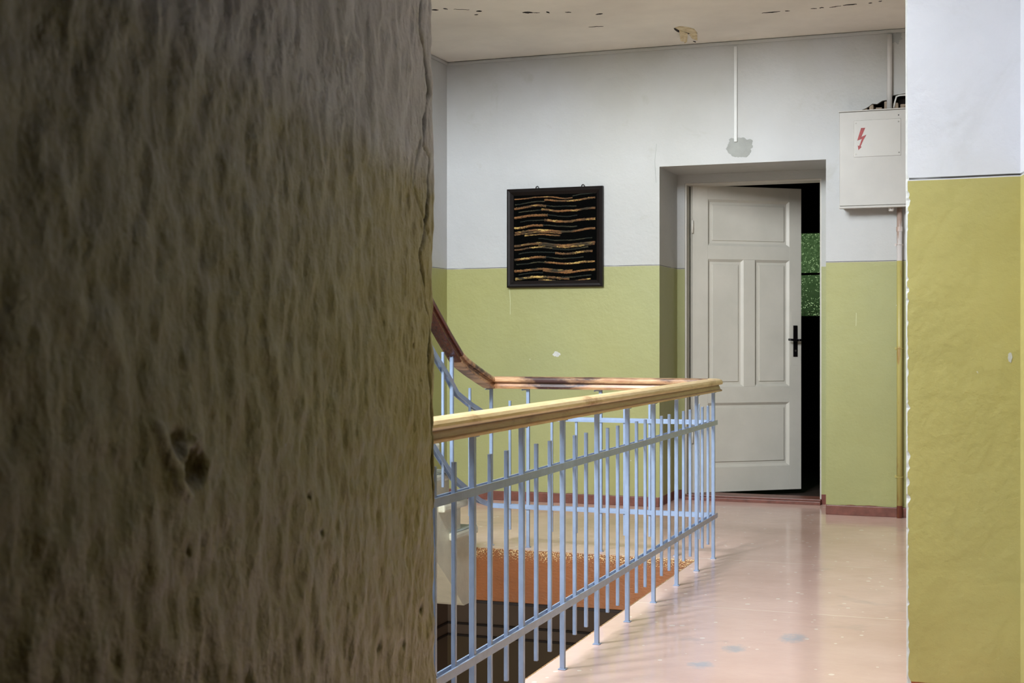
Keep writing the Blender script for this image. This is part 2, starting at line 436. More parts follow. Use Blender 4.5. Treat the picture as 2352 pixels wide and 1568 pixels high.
# walls that close the shaft above the ceiling
struct(MB().box((HX,NY-.25,CZ+.3),(HX+.2,FY,6.0)).build('wall_upper', M['soffit']), 'upper stairwell wall on the right')
struct(MB().box((LX,FY,CZ+.3),(HX+.2,FY+.2,6.0)).build('wall_upper', M['soffit']), 'upper stairwell wall at the far side')
# passage to the right
walled('wall_right', 0, RX, RX+.2, [-2.2, BY+.3], [-.3, CZ], [], M['wall'], 'end wall of the passage on the right')
struct(MB().box((LX,-2.4,-.3),(RX,-2.2,CZ)).build('wall_rear', M['absorber']), 'wall behind the viewer')

# pillar wall on the right: ragged, chipped corner
def chip(z, k): return noise.noise(Vector((z*k, 3.1, .7)))
PX0, PY0 = -.303, 4.25
mb = MB(); NZ = 420; rows = []
for i in range(NZ+1):
    z = CZ*i/NZ
    lean = .0015*(z-1.1)
    c = .005 + .002*chip(z, 14)
    if z < 1.6: c += max(0, chip(z, 33)-.2)*.022 + max(0, noise.noise(Vector((z*60, 9, 2)))-.1)*.010
    c = max(.003, c)
    rows.append([(PX0-lean+c, PY0, z), (PX0-lean+c*.35, PY0+c*.35, z), (PX0-lean, PY0+c, z)])
W2 = 1.182  # run of the wall to the right corner and along the splayed return
for r in rows: mb.v += r
n = 3
for i in range(NZ):
    for k in range(2):
        a = i*n+k; mb.f.append((a, a+1, a+n+1, a+n))
edge_o = mb.build('corner_chips', M['scratch'])
# main body follows the same edge
mb = MB()
for r in rows:
    mb.v += [r[2], r[0], (.018, PY0, r[0][2]), (.265, 2.9, r[0][2]), (RX, 2.9, r[0][2]), (RX, PY0+.35, r[0][2]), (PX0, PY0+.35, r[0][2])]
for i in range(NZ):
    for k in (1, 2, 3, 4, 5, 6):
        a = i*7+k; b = i*7+(k+1) % 7; mb.f.append((a, b, b+7, a+7))
wr = struct(mb.build('wall_front', M['pillar']), 'bright white over yellow green wall end at the right with a chipped edge')
edge_o.parent = wr

struct(MB().prism([(.265,2.9),(RX,2.9),(RX,-2.2),(1.25,-2.2)], 2, 0, CZ).build('wall_passage', M['absorber']), 'unseen wall beside the viewer, dark brown to cut bounce light')
struct(MB().box((LX,-2.2,2.02),(RX,2.62,2.10)).build('ceiling', M['absorber']), 'added low dark light blocker over the viewer')  # added out of view to keep bounce light off the left wall
struct(MB().box((-1.2,-2.2,0),(.26,3.2,.005)).build('floor', M['absorber']), 'added dark floor sheet absorbing bounce light near the viewer')  # added out of view; swallows floor bounce beside the left wall
# rough dark wall on the left: displaced grid; t runs from the far edge E towards (and past) the camera
EX, EY = -1.153, 2.668
DXu, DYu = .2147, -.9767      # direction along the wall towards the viewer
NXu, NYu = .9767, .2147       # outward normal
def px_to_tz(px, py):
    u = (px-1176)/3150; rx = math.cos(TH)*u - math.sin(TH); ry = math.sin(TH)*u + math.cos(TH)
    # (EX+t DX, EY+t DY) = s (rx, ry)
    det = rx*(-DYu) + DXu*ry
    s = (EX*(-DYu) + DXu*EY)/det
    t_ = (rx*s-EX)/DXu
    return t_, CH + (775-py)/3150*s
crack = [(972,0),(968,60),(981,130),(986,215),(976,262),(971,330),(984,365),(981,430),(974,520),(962,580),(970,625),(976,690),(986,735),(984,850),(991,980),(990,1120),(997,1250),(994,1400),(999,1568)]
crack_tz = [px_to_tz(*p) for p in crack]
crack2_tz = [px_to_tz(*p) for p in [(975,140),(955,220),(965,300),(950,420),(962,470),(985,560)]]
crack_s = [(a_*.3, b_) for a_, b_ in crack_tz]; crack2_s = [(a_*.3, b_) for a_, b_ in crack2_tz]
div = [px_to_tz(*p) for p in [(358,975),(378,1040),(402,1085),(398,1105),(425,1140)]]; div2 = [px_to_tz(*p) for p in [(452,1000),(420,1030),(402,1085)]]
div_s = [(a_*.37, b_) for a_, b_ in div]; div2_s = [(a_*.37, b_) for a_, b_ in div2]
pit_l = [px_to_tz(*p)+(r,) for p, r in [((965,1400),.011), ((925,1480),.010), ((870,1493),.010), ((735,1223),.008), ((948,795),.007), ((955,350),.008), ((706,1140),.006), ((427,1262),.006), ((845,866),.005)]]
hollow = [(px_to_tz(402,1008), .012, .010), (px_to_tz(438,1078), .023, .017)]
def seg_d(t_, z, A, Bp):
    ax_, az = A; bx, bz = Bp; dx, dz = bx-ax_, bz-az; L2 = dx*dx+dz*dz or 1e-9
    k = max(0, min(1, ((t_-ax_)*dx+(z-az)*dz)/L2)); return math.hypot(t_-ax_-k*dx, z-az-k*dz)
def poly_d(t_, z, P): return min(seg_d(t_, z, P[i], P[i+1]) for i in range(len(P)-1))
ts = []; t_ = 0
while t_ < .30: ts.append(t_); t_ += .0035
while t_ < 2.3: ts.append(t_); t_ += .0075
while t_ < 4.98: ts.append(t_); t_ += .12
ts.append(4.98)
zs = [2.25*i/330 for i in range(331)]+[2.4,2.6,2.8,CZ]
mb = MB(); wear = []; pale = []
for t_ in ts:
    for z in zs:
        p = Vector((t_*1.0, z*.75, 0))
        d = 0; wv = 0; pv = 0
        if t_ < 2.4:
            n1 = noise.noise(Vector((t_*21, z*15, 0))); n2 = noise.noise(Vector((t_*40, z*26, 5))); n3 = noise.noise(Vector((t_*75, z*50, 3)))
            d += .0050*noise.noise(p*5) + .0046*n1 + .0026*(.5-abs(n2))*1.3 + .0014*n3
            d += .0035*max(0, noise.noise(Vector((t_*24, z*7, 8)))-.2)
        if t_ < .30:
            dc = poly_d(t_*.3, z, crack_s); g = .0030+.0024*noise.noise(Vector((z*22, 1, 1)))
            if z < .9: g *= .7
            k = max(0, 1-dc/max(.0008, g*1.5)); d -= .012*k; wv = max(wv, k*1.1)
            if .9 < z < 1.5:
                dc = poly_d(t_*.3, z, crack2_s); k = max(0, 1-dc/.0035); d -= .005*k; wv = max(wv, k*.45)
        if .6 < t_ < 2.2 and .9 < z < 1.1:
            k = math.exp(-(poly_d(t_*.37, z, div_s)/.0048)**2); k2 = math.exp(-(poly_d(t_*.37, z, div2_s)/.0040)**2)
            kr = max(k, k2*.9); hol = 0
            for (c_, r_, dep) in hollow:
                q = max(0, 1-(((t_-c_[0])/(r_*1.9))**2 + ((z-c_[1])/(r_*1.0))**2)); hol += dep*.9*q
            d += .007*kr - hol*(1-.9*kr); pv = max(0, kr*1.3-.25)
        for (pt, pz, r_) in pit_l:
            q = math.hypot((t_-pt)*.8, z-pz)
            if q < r_: k = 1-q/r_; d -= .008*k; wv = max(wv, k*.9)
        edge = .010*(1-min(1, t_/.012))**2 + .003*noise.noise(Vector((z*25, 5, 5)))*max(0, 1-t_/.02)
        d -= edge
        ox = .0035*(z-1.1)*max(0, 1-t_/.3)*-1.2     # the edge leans a little
        mb.v.append((EX+ox+DXu*t_+NXu*d, EY+DYu*t_+NYu*d, z)); wear.append(min(1, wv)); pale.append(min(1, pv))
nz = len(zs)
for i in range(len(ts)-1):
    for j in range(nz-1):
        a = i*nz+j; mb.f.append((a, a+1, a+nz+1, a+nz))
# the body behind the rough face
nb = len(mb.v)
lo = [(LX,EY,0),(LX,-2.2,0)]; hi = [(LX,EY,CZ),(LX,-2.2,CZ)]
mb.v += lo+hi; wear += [0]*4; pale += [0]*4
last = (len(ts)-1)*nz
mb.f.append(tuple([j for j in range(nz)]) + (nb+2, nb))                     # end face towards the stairwell
mb.f.append(tuple([last+j for j in range(nz)]) + (nb+3, nb+1))
mb.f.append((nb, nb+1, nb+3, nb+2))
jw = mb.build('wall_side', M['jamb'], smooth=True)
at = jw.data.attributes.new('wear', 'FLOAT', 'POINT')
at.data.foreach_set('value', wear)
at = jw.data.attributes.new('bare', 'FLOAT', 'POINT'); at.data.foreach_set('value', pale)
struct(jw, 'dark rough plastered wall filling the left foreground')

# skirting and trims
struct(MB().box((DX1,BY-.012,0),(RX,BY,.060)).build('baseboard_back', M['threshold'], bevel=.004), 'red brown painted skirting right of the door')
struct(MB().box((LX,BY-.012,0),(DX0,BY,.062)).build('baseboard_back', M['threshold'], bevel=.004), 'red brown painted skirting left of the door')
struct(MB().box((LX,FY,0),(LX+.012,BY-.012,.062)).build('baseboard_left', M['threshold'], bevel=.004), 'red brown painted skirting on the left wall')
struct(MB().box((LX,BY-.012,CZ-.024),(RX,BY,CZ-.004)).build('trim_1', M['wall'], bevel=.003), 'thin plaster strip under the ceiling on the back wall')
struct(MB().box((LX,FY,CZ-.024),(LX+.012,BY-.012,CZ-.004)).build('trim_2', M['wall'], bevel=.003), 'thin plaster strip under the ceiling on the left wall')
struct(MB().box((-2.70,FY-.012,-.275),(HX,FY,-.001)).build('trim_3', M['orange'], bevel=.003), 'orange brown painted edge of the landing slab')
struct(MB().box((LX,FY-.012,-.275),(-2.70,FY,-.001)).build('trim_4', M['stairside'], bevel=.003), 'cream painted edge of the landing slab beside the stairs')
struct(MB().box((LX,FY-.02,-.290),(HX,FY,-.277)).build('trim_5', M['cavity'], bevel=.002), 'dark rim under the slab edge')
struct(MB().box((HX-.012,NY,-.275),(HX,FY-.012,-.003)).build('trim_6', M['orange'], bevel=.003), 'orange brown painted edge of the floor beside the railing')

# ---------------------------------------------------------------- door
HGX, HGY = -2.068, 9.262
door = empty('door_1', (HGX, HGY, 0)); struct(door, 'old white panelled door standing ajar')
fr0, fr1 = BY+.505, BY+.66
MB().box((IX0,fr0,0),(IX0+.012,fr1,IZ)).build('door_frame', M['frame'], door, .002)
MB().box((IX1-.010,fr0,0),(IX1,fr1,IZ)).build('door_frame', M['frame'], door, .002)
MB().box((IX0+.012,fr0,IZ-.012),(IX1-.010,fr1,IZ)).build('door_frame', M['frame'], door, .002)
th = MB().box((IX0,BY+.44,.0),(IX1,BY+.52,.022)); th.box((IX0,BY+.47,.022),(IX1,BY+.66,.034)).build('threshold', M['threshold'], door, .003)
LW = .832
leaf = MB()
A = math.radians(37.2); RM = Matrix.Translation((HGX, HGY, 0)) @ Matrix.Rotation(A, 4, 'Z')
def LB(mb, x0, x1, y0, y1, z0, z1): return mb.box((x0,y0,z0),(x1,y1,z1), RM)
Z0, Z1 = .035, 2.146
core = LB(MB(), .03, LW-.03, .016, .028, Z0+.05, Z1-.05).build('door_leaf', M['door'], door)
core['label'] = 'white leaf with four recessed panels'
def part(name, x0, x1, z0, z1, y0=0, y1=.042, bev=.002, mat='door', parent=None):
    return LB(MB(), x0, x1, y0, y1, z0, z1).build(name, M[mat], parent or core, bev)
SL, SR = .114, .738
part('stile', 0, SL, Z0, Z1); part('stile', SR, LW, Z0, Z1)
rails = [(Z0, .205), (.648, .760), (1.640, 1.735), (2.052, Z1)]
for a, b in rails: part('rail', SL, SR, a, b)
part('mullion', .384, .472, .760, 1.640)
def panel(x0, x1, z0, z1):
    # bevelled moulding sloping down to the panel, then a raised field
    mbp = MB(); w_ = .016
    def q(x, z, y): return RM @ Vector((x, y, z))
    o = [(x0,z0),(x1,z0),(x1,z1),(x0,z1)]; i_ = [(x0+w_,z0+w_),(x1-w_,z0+w_),(x1-w_,z1-w_),(x0+w_,z1-w_)]
    v = [q(*p, .001) for p in o]+[q(*p, .0145) for p in i_]+[q(*p, .018) for p in o]+[q(*p, .018) for p in i_]
    f = []
    for k in range(4):
        j = (k+1) % 4; f += [(k, j, 4+j, 4+k), (8+k, 12+k, 12+j, 8+j), (k, 8+k, 8+j, j), (4+k, 4+j, 12+j, 12+k)]
    mbp.add(v, f).build('moulding', M['door'], core)
    m_ = .036
    LB(MB(), x0+m_, x1-m_, .0085, .0165, z0+m_, z1-m_).build('panel', M['door'], core, .0035)
panel(SL, SR, 1.735, 2.052); panel(SL, .384, .760, 1.640); panel(.472, SR, .760, 1.640); panel(SL, SR, .205, .648)
part('lock_patch', SR+.012, LW-.006, .905, 1.285, -.0012, .002, .0006)
pl = part('lock_plate', 0.768, .800, .965, 1.185, -.006, .001, .002, 'blackmetal')
hb = MB(); hb.tube([RM @ Vector(p) for p in [(.784,-.004,1.082),(.784,-.034,1.082),(.778,-.046,1.082),(.762,-.050,1.082),(.737,-.050,1.084),(.707,-.048,1.086)]], [.009,.009,.0085,.0085,.008,.0075], 10)
hb.tube([RM @ Vector(p) for p in [(.784,-.04,1.082),(.812,-.040,1.082)]], .0085, 10)
hd = hb.build('door_handle', M['blackmetal'], core, smooth=True); hd['label'] = 'black lever handle'
kc = MB().tube([RM @ Vector((.784,-.0075,1.008)), RM @ Vector((.784,-.004,1.008))], .007, 12).build('keyhole', M['screw'], core)
for hz in (1.86, .42):
    MB().tube([RM @ Vector((-.006,-.006,hz-.045)), RM @ Vector((-.006,-.006,hz+.045))], .007, 10).build('hinge', M['frame'], door, smooth=True)

# the dark room behind
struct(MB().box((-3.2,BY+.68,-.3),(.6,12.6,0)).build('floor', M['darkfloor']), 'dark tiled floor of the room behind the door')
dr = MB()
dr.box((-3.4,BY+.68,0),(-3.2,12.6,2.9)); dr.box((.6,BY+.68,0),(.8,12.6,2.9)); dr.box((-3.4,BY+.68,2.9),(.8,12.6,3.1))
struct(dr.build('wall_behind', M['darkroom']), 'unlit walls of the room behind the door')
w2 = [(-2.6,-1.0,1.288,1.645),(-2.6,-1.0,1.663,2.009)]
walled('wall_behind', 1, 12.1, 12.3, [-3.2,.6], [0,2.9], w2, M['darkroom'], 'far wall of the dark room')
wg = empty('window_2', (-1.8,12.1,1.288)); struct(wg, 'green pebbled glass window in the dark room')
for (a, b, c, d) in w2:
    MB().box((a,12.16,c),(b,12.17,d)).build('pane', M['greenglass'], wg)
MB().box((-2.6,12.08,1.645),(-1.0,12.13,1.663)).build('glazing_bar', M['darkwood'], wg)
MB().box((-2.65,12.08,1.25),(-.95,12.12,1.288)).build('window_frame', M['darkwood'], wg)
MB().box((-2.65,12.08,2.009),(-.95,12.12,2.05)).build('window_frame', M['darkwood'], wg)

# ---------------------------------------------------------------- staircase
SX = -2.65
st = tag(empty('staircase', (SX-.5, FY, 0)), 'cream painted flight of stairs rising at the far left behind the railing', 'staircase')
Yk = [6.63, 6.49, 6.34]; Hk = [.128, .285, .440]
while len(Yk) < 11: Yk.append(Yk[-1]-.22); Hk.append(Hk[-1]+.155)
TT = .044
pts = [(FY-.012, 0)]
pts = [(Yk[0]-.012, 0.0)]
for k in range(11):
    pts.append((Yk[k]-.012, Hk[k]-TT))
    pts.append(((Yk[k+1] if k < 10 else Yk[k]-.22)-.012, Hk[k]-TT))
yend = Yk[-1]-.232
bot = [(yend, Hk[-1]-TT-.30), (6.20, -.02), (6.36, -.14), (6.50, -.26), (6.53, -.275), (FY-.013, -.275), (FY-.013, 0.0)]
MB().prism(pts+bot, 0, LX+.001, SX).build('stringer', M['stairside'], st, .003)
for k in range(11):
    y0 = Yk[k]+.012; y1 = (Yk[k+1] if k < 10 else Yk[k]-.22)
    y1 = max(yend, Yk[k]-.30)
    MB().box((LX+.001, y1, Hk[k]-TT), (SX+.035, y0, Hk[k]-.004)).build('nosing', M['stairside'], st, .012)
    MB().box((LX+.001, y1+.002, Hk[k]-.004), (SX+.030, y0-.010, Hk[k])).build('tread', M['tread'], st, .0015)
LH = Hk[-1]
struct(MB().box((LX,NY,LH-.25),(-2.58,yend,LH)).build('floor', M['floor']), 'half landing under the stair window')

# ---------------------------------------------------------------- railing
RLX, RLY = -1.405, 6.785
rail = tag(empty('stair_railing', (RLX, RLY, 0)), 'pale blue metal balustrade with a wooden handrail around the stairwell', 'railing')
half = [(.024,-.031),(.0315,-.030),(.0325,-.024),(.0295,-.0215),(.0245,-.019),(.0215,-.008),(.0185,-.001),(.0195,.0015),(.0315,.0035),(.0350,.010),(.0345,.018),(.030,.0265),(.020,.0315),(.008,.0335)]
prof = half + [(-x_, z_) for x_, z_ in half[::-1]]
HH = .862
SRX = -2.60
def stair_path(y): pass
seg1 = [(RLX, NY, HH), (RLX, 4.7, HH), (RLX, RLY-.02, HH), (RLX-.006, RLY-.006, HH), (RLX-.02, RLY, HH)]
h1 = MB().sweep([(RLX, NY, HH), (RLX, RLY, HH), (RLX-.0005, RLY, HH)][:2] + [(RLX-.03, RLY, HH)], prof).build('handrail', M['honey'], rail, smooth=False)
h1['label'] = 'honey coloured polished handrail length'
h2 = MB().sweep([(RLX-.03, RLY, HH), (SRX+.005, RLY, HH)], prof).build('handrail', M['wornwood'], rail); h2['label'] = 'worn patchy brown handrail length'
bend = [(SRX+.005, RLY, HH-.002), (SRX, RLY-.03, HH+.002), (SRX, 6.64, .895), (SRX, 6.48, .940), (SRX, 6.37, .975), (SRX, 6.303, 1.005)]
h3 = MB().sweep(bend, prof).build('handrail', M['wornwood'], rail); h3['label'] = 'curved handrail length at the foot of the stairs'
up = [(SRX, 6.303, 1.005), (SRX, 6.147, 1.106), (SRX, 6.035, 1.185), (SRX, 4.2, 1.185+1.835*.71), (SRX, 4.0, 1.185+1.835*.71)]
h4 = MB().sweep(up, prof).build('handrail', M['mahogany'], rail); h4['label'] = 'dark mahogany handrail length climbing the stairs'

P2, S2 = .0165/2, .0125/2
BT, BH = .005, .023           # flat bars
def flat(path, off, name='rail_bar'):
    """flat bar of the two that sandwich the balusters"""
    p = [(-BT/2, -BH/2), (BT/2, -BH/2), (BT/2, BH/2), (-BT/2, BH/2)]
    return MB().sweep(path, [(a+off, b) for a, b in p]).build(name, M['blue'], rail)
UZ, DZ_ = .676, .212
GO = P2+BT/2+.0002
for z_ in (UZ, DZ_):
    near = [(RLX, NY, z_), (RLX, RLY+GO, z_)]
    flat(near, GO); flat([(RLX, NY, z_), (RLX, RLY-GO, z_)], -GO)
upb = [(RLX-GO, RLY, UZ), (SRX, RLY, UZ), (SRX, 6.48, .759), (SRX, 6.30, .822), (SRX, 6.17, .92), (SRX, 6.035, 1.006), (SRX, 4.2, 1.006+1.835*.71)]
lob = [(RLX-GO, RLY, DZ_), (SRX, RLY, DZ_), (SRX, 6.60, .259), (SRX, 6.43, .334), (SRX, 6.26, .405), (SRX, 6.045, .552), (SRX, 4.2, .552+1.845*.71)]
for path in (upb, lob):
    flat(path, GO); flat(path, -GO)

def interp(path, y):
    for a, b in zip(path, path[1:]):
        if abs(a[1]-b[1]) > 1e-6 and min(a[1], b[1]) <= y <= max(a[1], b[1]):
            k = (y-a[1])/(b[1]-a[1]); return a[2]+k*(b[2]-a[2])
# long posts: feet set in the floor, tops bent over into a screwed tab
def post_mesh(h, tab):
    mb = MB(); mb.box((-P2,-P2,0.0),(P2,P2,h-.004))
    if tab == 'y': mb.box((-P2,-P2,h-.0055),(P2,.034,h))
    else: mb.box((-.034,-P2,h-.0055),(P2,P2,h))
    mb.box((-P2-.005,-P2-.005,0),(P2+.005,P2+.005,.004))
    return mb.build('post', M['blue'], bevel=.0018, mesh_only=True)
def bal_mesh(h0, h1):
    mb = MB(); mb.box((-S2,-S2,h0),(S2,S2,h1)); return mb.build('baluster', M['blue'], bevel=.0022, mesh_only=True)
PT = HH-.0325
pm_y, pm_x = post_mesh(PT, 'y'), post_mesh(PT, 'x')
bm_ = bal_mesh(.088, .768)
def put(name, me, x, y, z=0):
    o = bpy.data.objects.new(name, me); COL.objects.link(o); o.parent = rail
    o.location = (x-RLX, y-RLY, z)
    return o
def y_at(px):
    u = (px-1176)/3150; s = RLX/(u*math.cos(TH)-math.sin(TH)); return s*(u*math.sin(TH)+math.cos(TH))
posts_px = [1292.5, 1371, 1441, 1501, 1554, 1600, 1640]
py_ = sorted([y_at(p) for p in posts_px]); py_[-1] = RLY-.03
y = py_[0]
while y-.40 > NY+.06: y -= .403; py_.insert(0, y)
for i, yy_ in enumerate(py_):
    put('post', pm_y, RLX, yy_)
    if i < len(py_)-1:
        d = py_[i+1]-yy_
        for k in (1, 2): put('baluster', bm_, RLX, yy_+d*k/3)
d = .403
for k in (1, 2):
    if py_[0]-d*k/3 > NY+.05: put('baluster', bm_, RLX, py_[0]-d*k/3)
for X in (-1.60, -1.997, -2.393, SRX): put('post', pm_x, X, RLY)
for X in (-1.487, -1.738, -1.870, -2.128, -2.262, -2.495): put('baluster', bm_, X, RLY)
# on the stairs
def step_h(y):
    h = 0
    for a, b in zip(Yk, Hk):
        if y < a: h = b
    return h
hb_ = bend+up[1:]
ys = [(6.48,'s'),(6.243,'l'),(6.13,'s'),(5.95,'s'),(5.80,'l'),(5.66,'s'),(5.52,'s'),(5.38,'l'),(5.24,'s'),(5.10,'s'),(4.96,'l'),(4.82,'s'),(4.68,'s'),(4.54,'l')]
for y, kd in ys:
    if kd == 'l':
        z0 = step_h(y)-.002; z1 = interp(hb_, y)-.036
        mb = MB(); mb.box((-P2,-P2,z0),(P2,P2,z1)); mb.box((-P2,-P2,z1-.006),(P2,.03,z1))
        put('post', mb.build('post', M['blue'], bevel=.0018, mesh_only=True), SRX, y)
    else:
        put('baluster', bal_mesh(interp(lob, y)-.12, interp(upb, y)+.085), SRX, y)
# screws of the bar sandwich
sc = MB().tube([(0,0,0),(0,-.0022,0)], .0042, 8).build('screw', M['blue'], mesh_only=True)
for X in (-1.997, -2.393, -1.60):
    for z_ in (UZ, DZ_): put('screw', sc, X, RLY-P2-BT, z_)
for X in (-2.425, -2.03, -1.63): 
    o = put('screw', sc, X, RLY, PT-.0055); o.rotation_euler = (math.radians(90), 0, 0)

# ---------------------------------------------------------------- wall hanging
FX0, FX1, FZ0, FZ1 = -3.209, -2.539, 1.436, 2.098
pic = tag(empty('wall_hanging', ((FX0+FX1)/2, BY, FZ0)), 'dark framed wall hanging with wavy gold brown yarn stripes on black', 'wall hanging')
FB = .044; FD = .032
def frame_piece(p):
    return MB().sweep(p, [])
fo = [(FX0,FZ0),(FX1,FZ0),(FX1,FZ1),(FX0,FZ1)]
def ring(k, y): return [(FX0+k, y, FZ0+k), (FX1-k, y, FZ0+k), (FX1-k, y, FZ1-k), (FX0+k, y, FZ1-k)]
R = [ring(0, BY-.002), ring(0, BY-FD), ring(.010, BY-FD-.006), ring(.022, BY-FD-.002), ring(FB, BY-.018), ring(FB, BY-.002)]
for s_ in range(4):
    mb = MB(); e = (s_+1) % 4
    for r_ in R: mb.v += [r_[s_], r_[e]]
    for k in range(6):
        a = 2*k; b = 2*((k+1) % 6); mb.f.append((a, a+1, b+1, b))
    mb.f.append(tuple(2*k for k in range(6))); mb.f.append(tuple(2*k+1 for k in range(6))[::-1])
    mb.build('frame_side', M['darkwood'], pic)
MB().box((FX0+FB-.002,BY-.012,FZ0+FB-.002),(FX1-FB+.002,BY-.003,FZ1-FB+.002)).build('backing_cloth', M['blackcloth'], pic)
for x_ in (-3.0, -2.68):
    MB().tube([(x_-.012,BY-.01,FZ1),(x_-.008,BY-.01,FZ1+.012),(x_,BY-.01,FZ1+.016),(x_+.008,BY-.01,FZ1+.012),(x_+.012,BY-.01,FZ1)], .0025, 6).build('hanger', M['blackmetal'], pic, smooth=True)
def zpic(v): return FZ1 - (v-140)/1265*(FZ1-FZ0)
def xpic(u): return FX0 + (u-155)/1235*(FX1-FX0)
# strand rows read off the photograph: (mean y, start x, end x, radius, bright?)
rows_ = [(262,245,1000,.0035,1),(240,1000,1290,.003,0),(300,640,1290,.005,1),(325,250,640,.003,0),(375,245,660,.0062,1),(368,660,1050,.003,0),(425,600,1290,.0058,1),(430,300,600,.003,0),
         (495,245,680,.0066,1),(492,680,1060,.003,0),(560,640,1290,.0064,1),(560,320,640,.003,0),(628,245,620,.0062,1),(625,620,1060,.0034,0),
         (685,250,1290,.0058,1),(712,245,860,.0046,1),(742,380,840,.004,1),(800,560,1250,.003,0),
         (862,245,1290,.0068,1),(885,560,1280,.0048,1),(908,245,740,.0046,1),(912,740,1200,.0034,0),
         (968,780,1255,.0060,1),(965,300,780,.0034,0),(1035,245,660,.0064,1),(1030,660,1140,.0034,0),(1095,640,1285,.0054,1),(1100,270,640,.0034,0),
         (1185,245,1000,.0066,1),(1205,620,1290,.0056,1),(1285,260,960,.0066,1),(1270,860,1240,.0036,0),(1318,560,1230,.0036,1),(1235,300,620,.003,0)]
for (v, u0, u1, r_, br) in rows_:
    P = []; Rr = []; n_ = 46
    for i in range(n_+1):
        u = u0+(u1-u0)*i/n_
        wz = 14*math.sin((u-380)/520*2*math.pi*.72) + 9*noise.noise(Vector((u*.006, v*.02, 1)))
        z = zpic(v-wz*1.05+4*noise.noise(Vector((u*.05, v, 2))))
        P.append((xpic(u), BY-.014-.002*noise.noise(Vector((u*.03, v, 4))), z))
        Rr.append(r_*1.22*(1+.55*noise.noise(Vector((u*.09, v, 7)))))
    MB().tube(P, Rr, 7).build('yarn_strand', M['yarn' if br else 'yarn_dark'], pic)

# ---------------------------------------------------------------- electric box
bx0, bx1, bz0, bz1, by0 = -1.000, -.545, 1.892, 2.478, BY-.15
eb = tag(empty('electric_box', ((bx0+bx1)/2, BY, bz0)), 'cream metal electric box with a red lightning arrow plate high on the wall', 'electric box')
MB().box((bx0+.006,by0+.012,bz0+.004),(bx1-.006,BY,bz1-.004)).build('casing', M['box'], eb, .003)
MB().box((bx0,by0,bz0+.010),(bx1,by0+.014,bz1-.006)).build('cover', M['box'], eb, .003)
MB().box((bx0-.002,by0-.004,bz0-.006),(bx1+.002,by0+.03,bz0+.008)).build('bottom_flange', M['box'], eb, .003)
MB().box((bx0-.004,by0-.004,bz1-.004),(bx1+.004,by0+.06,bz1+.003)).build('top_flange', M['box'], eb, .001)
def wp(px, py, y):     # point on the plane Y=y behind a pixel of the photograph
    u = (px-1176)/3150; s = y/(u*math.sin(TH)+math.cos(TH)); return (s*(u*math.cos(TH)-math.sin(TH)), y, CH+(775-py)/3150*s)
a = wp(1962, 278, by0); b = wp(2069, 356, by0)
plt = MB().box((a[0],by0-.003,b[2]),(b[0],by0,a[2])).build('warning_plate', M['plate'], eb, .001)
for (q0, q1) in (((a[0]-.002,a[2]),(b[0]+.002,a[2]+.002)), ((a[0]-.002,b[2]-.002),(b[0]+.002,b[2])), ((a[0]-.002,b[2]),(a[0],a[2])), ((b[0],b[2]),(b[0]+.002,a[2]))):
    MB().box((q0[0],by0-.0015,q0[1]),(q1[0],by0,q1[1])).build('plate_edge', M['screw'], plt)
for (px, py) in ((1966,283),(2064,279),(2065,350),(1966,354)):
    q = wp(px, py, by0-.003); MB().tube([q, (q[0],q[1]-.002,q[2])], .0045, 10).build('screw', M['screw'], plt)
q = wp(2064, 264, by0); MB().tube([q, (q[0],q[1]-.002,q[2])], .004, 8).build('screw', M['blackmetal'], eb)
bolt = [(1873,1152),(1911,1150),(1876,1232),(1921,1212),(1893,1262),(1869,1316),(1878,1322),(1849,1352),(1843,1308),(1856,1315),(1880,1250),(1838,1266)]
bp = [wp(1500+x_/3.92, y_/3.92, by0-.003) for x_, y_ in bolt]
mb = MB(); n_ = len(bp); mb.v = [p for p in bp]+[(p[0],p[1]-.0012,p[2]) for p in bp]
mb.f = [tuple(range(n_)), tuple(range(n_, 2*n_))[::-1]]+[(i, (i+1) % n_, n_+(i+1) % n_, n_+i) for i in range(n_)]
o = mb.build('lightning_symbol', M['red'], plt); o['label'] = 'red lightning arrow'

# broken plaster above the box: cavity, bricks, ragged rim
br_ = struct(empty('wall_cavity', (-.7,BY+.2,2.5)), 'broken plaster hole with bare bricks above the electric box')
MB().box((hole_bx[0]-.01,BY+.12,hole_bx[2]-.01),(hole_bx[1]+.01,BY+.14,hole_bx[3]+.01)).build('cavity_back', M['cavity'], br_)
xx = hole_bx[0]+.03
while xx < hole_bx[1]-.02:
    w_ = .024+random.random()*.035; h_ = 2.515+random.random()*.045
    MB().box((xx,BY+.008+random.random()*.02,2.40),(xx+w_,BY+.11,h_)).build('brick', M['brick'], br_, .006); xx += w_+.012
rim = [(hole_bx[0]-.005,2.40),(hole_bx[0]+.02,2.40),(-.90,2.500),(-.865,2.512),(-.845,2.522),(-.82,2.540),(-.79,2.538),(-.76,2.556),(-.72,2.560),(-.70,2.585),(-.63,2.592),(-.58,2.58),(hole_bx[1]+.0,2.57),(hole_bx[1]+.005,2.645),(hole_bx[0]-.005,2.645)]
MB().prism(rim, 1, BY+.0005, BY+.03).build('plaster_rim', M['wall'], br_)

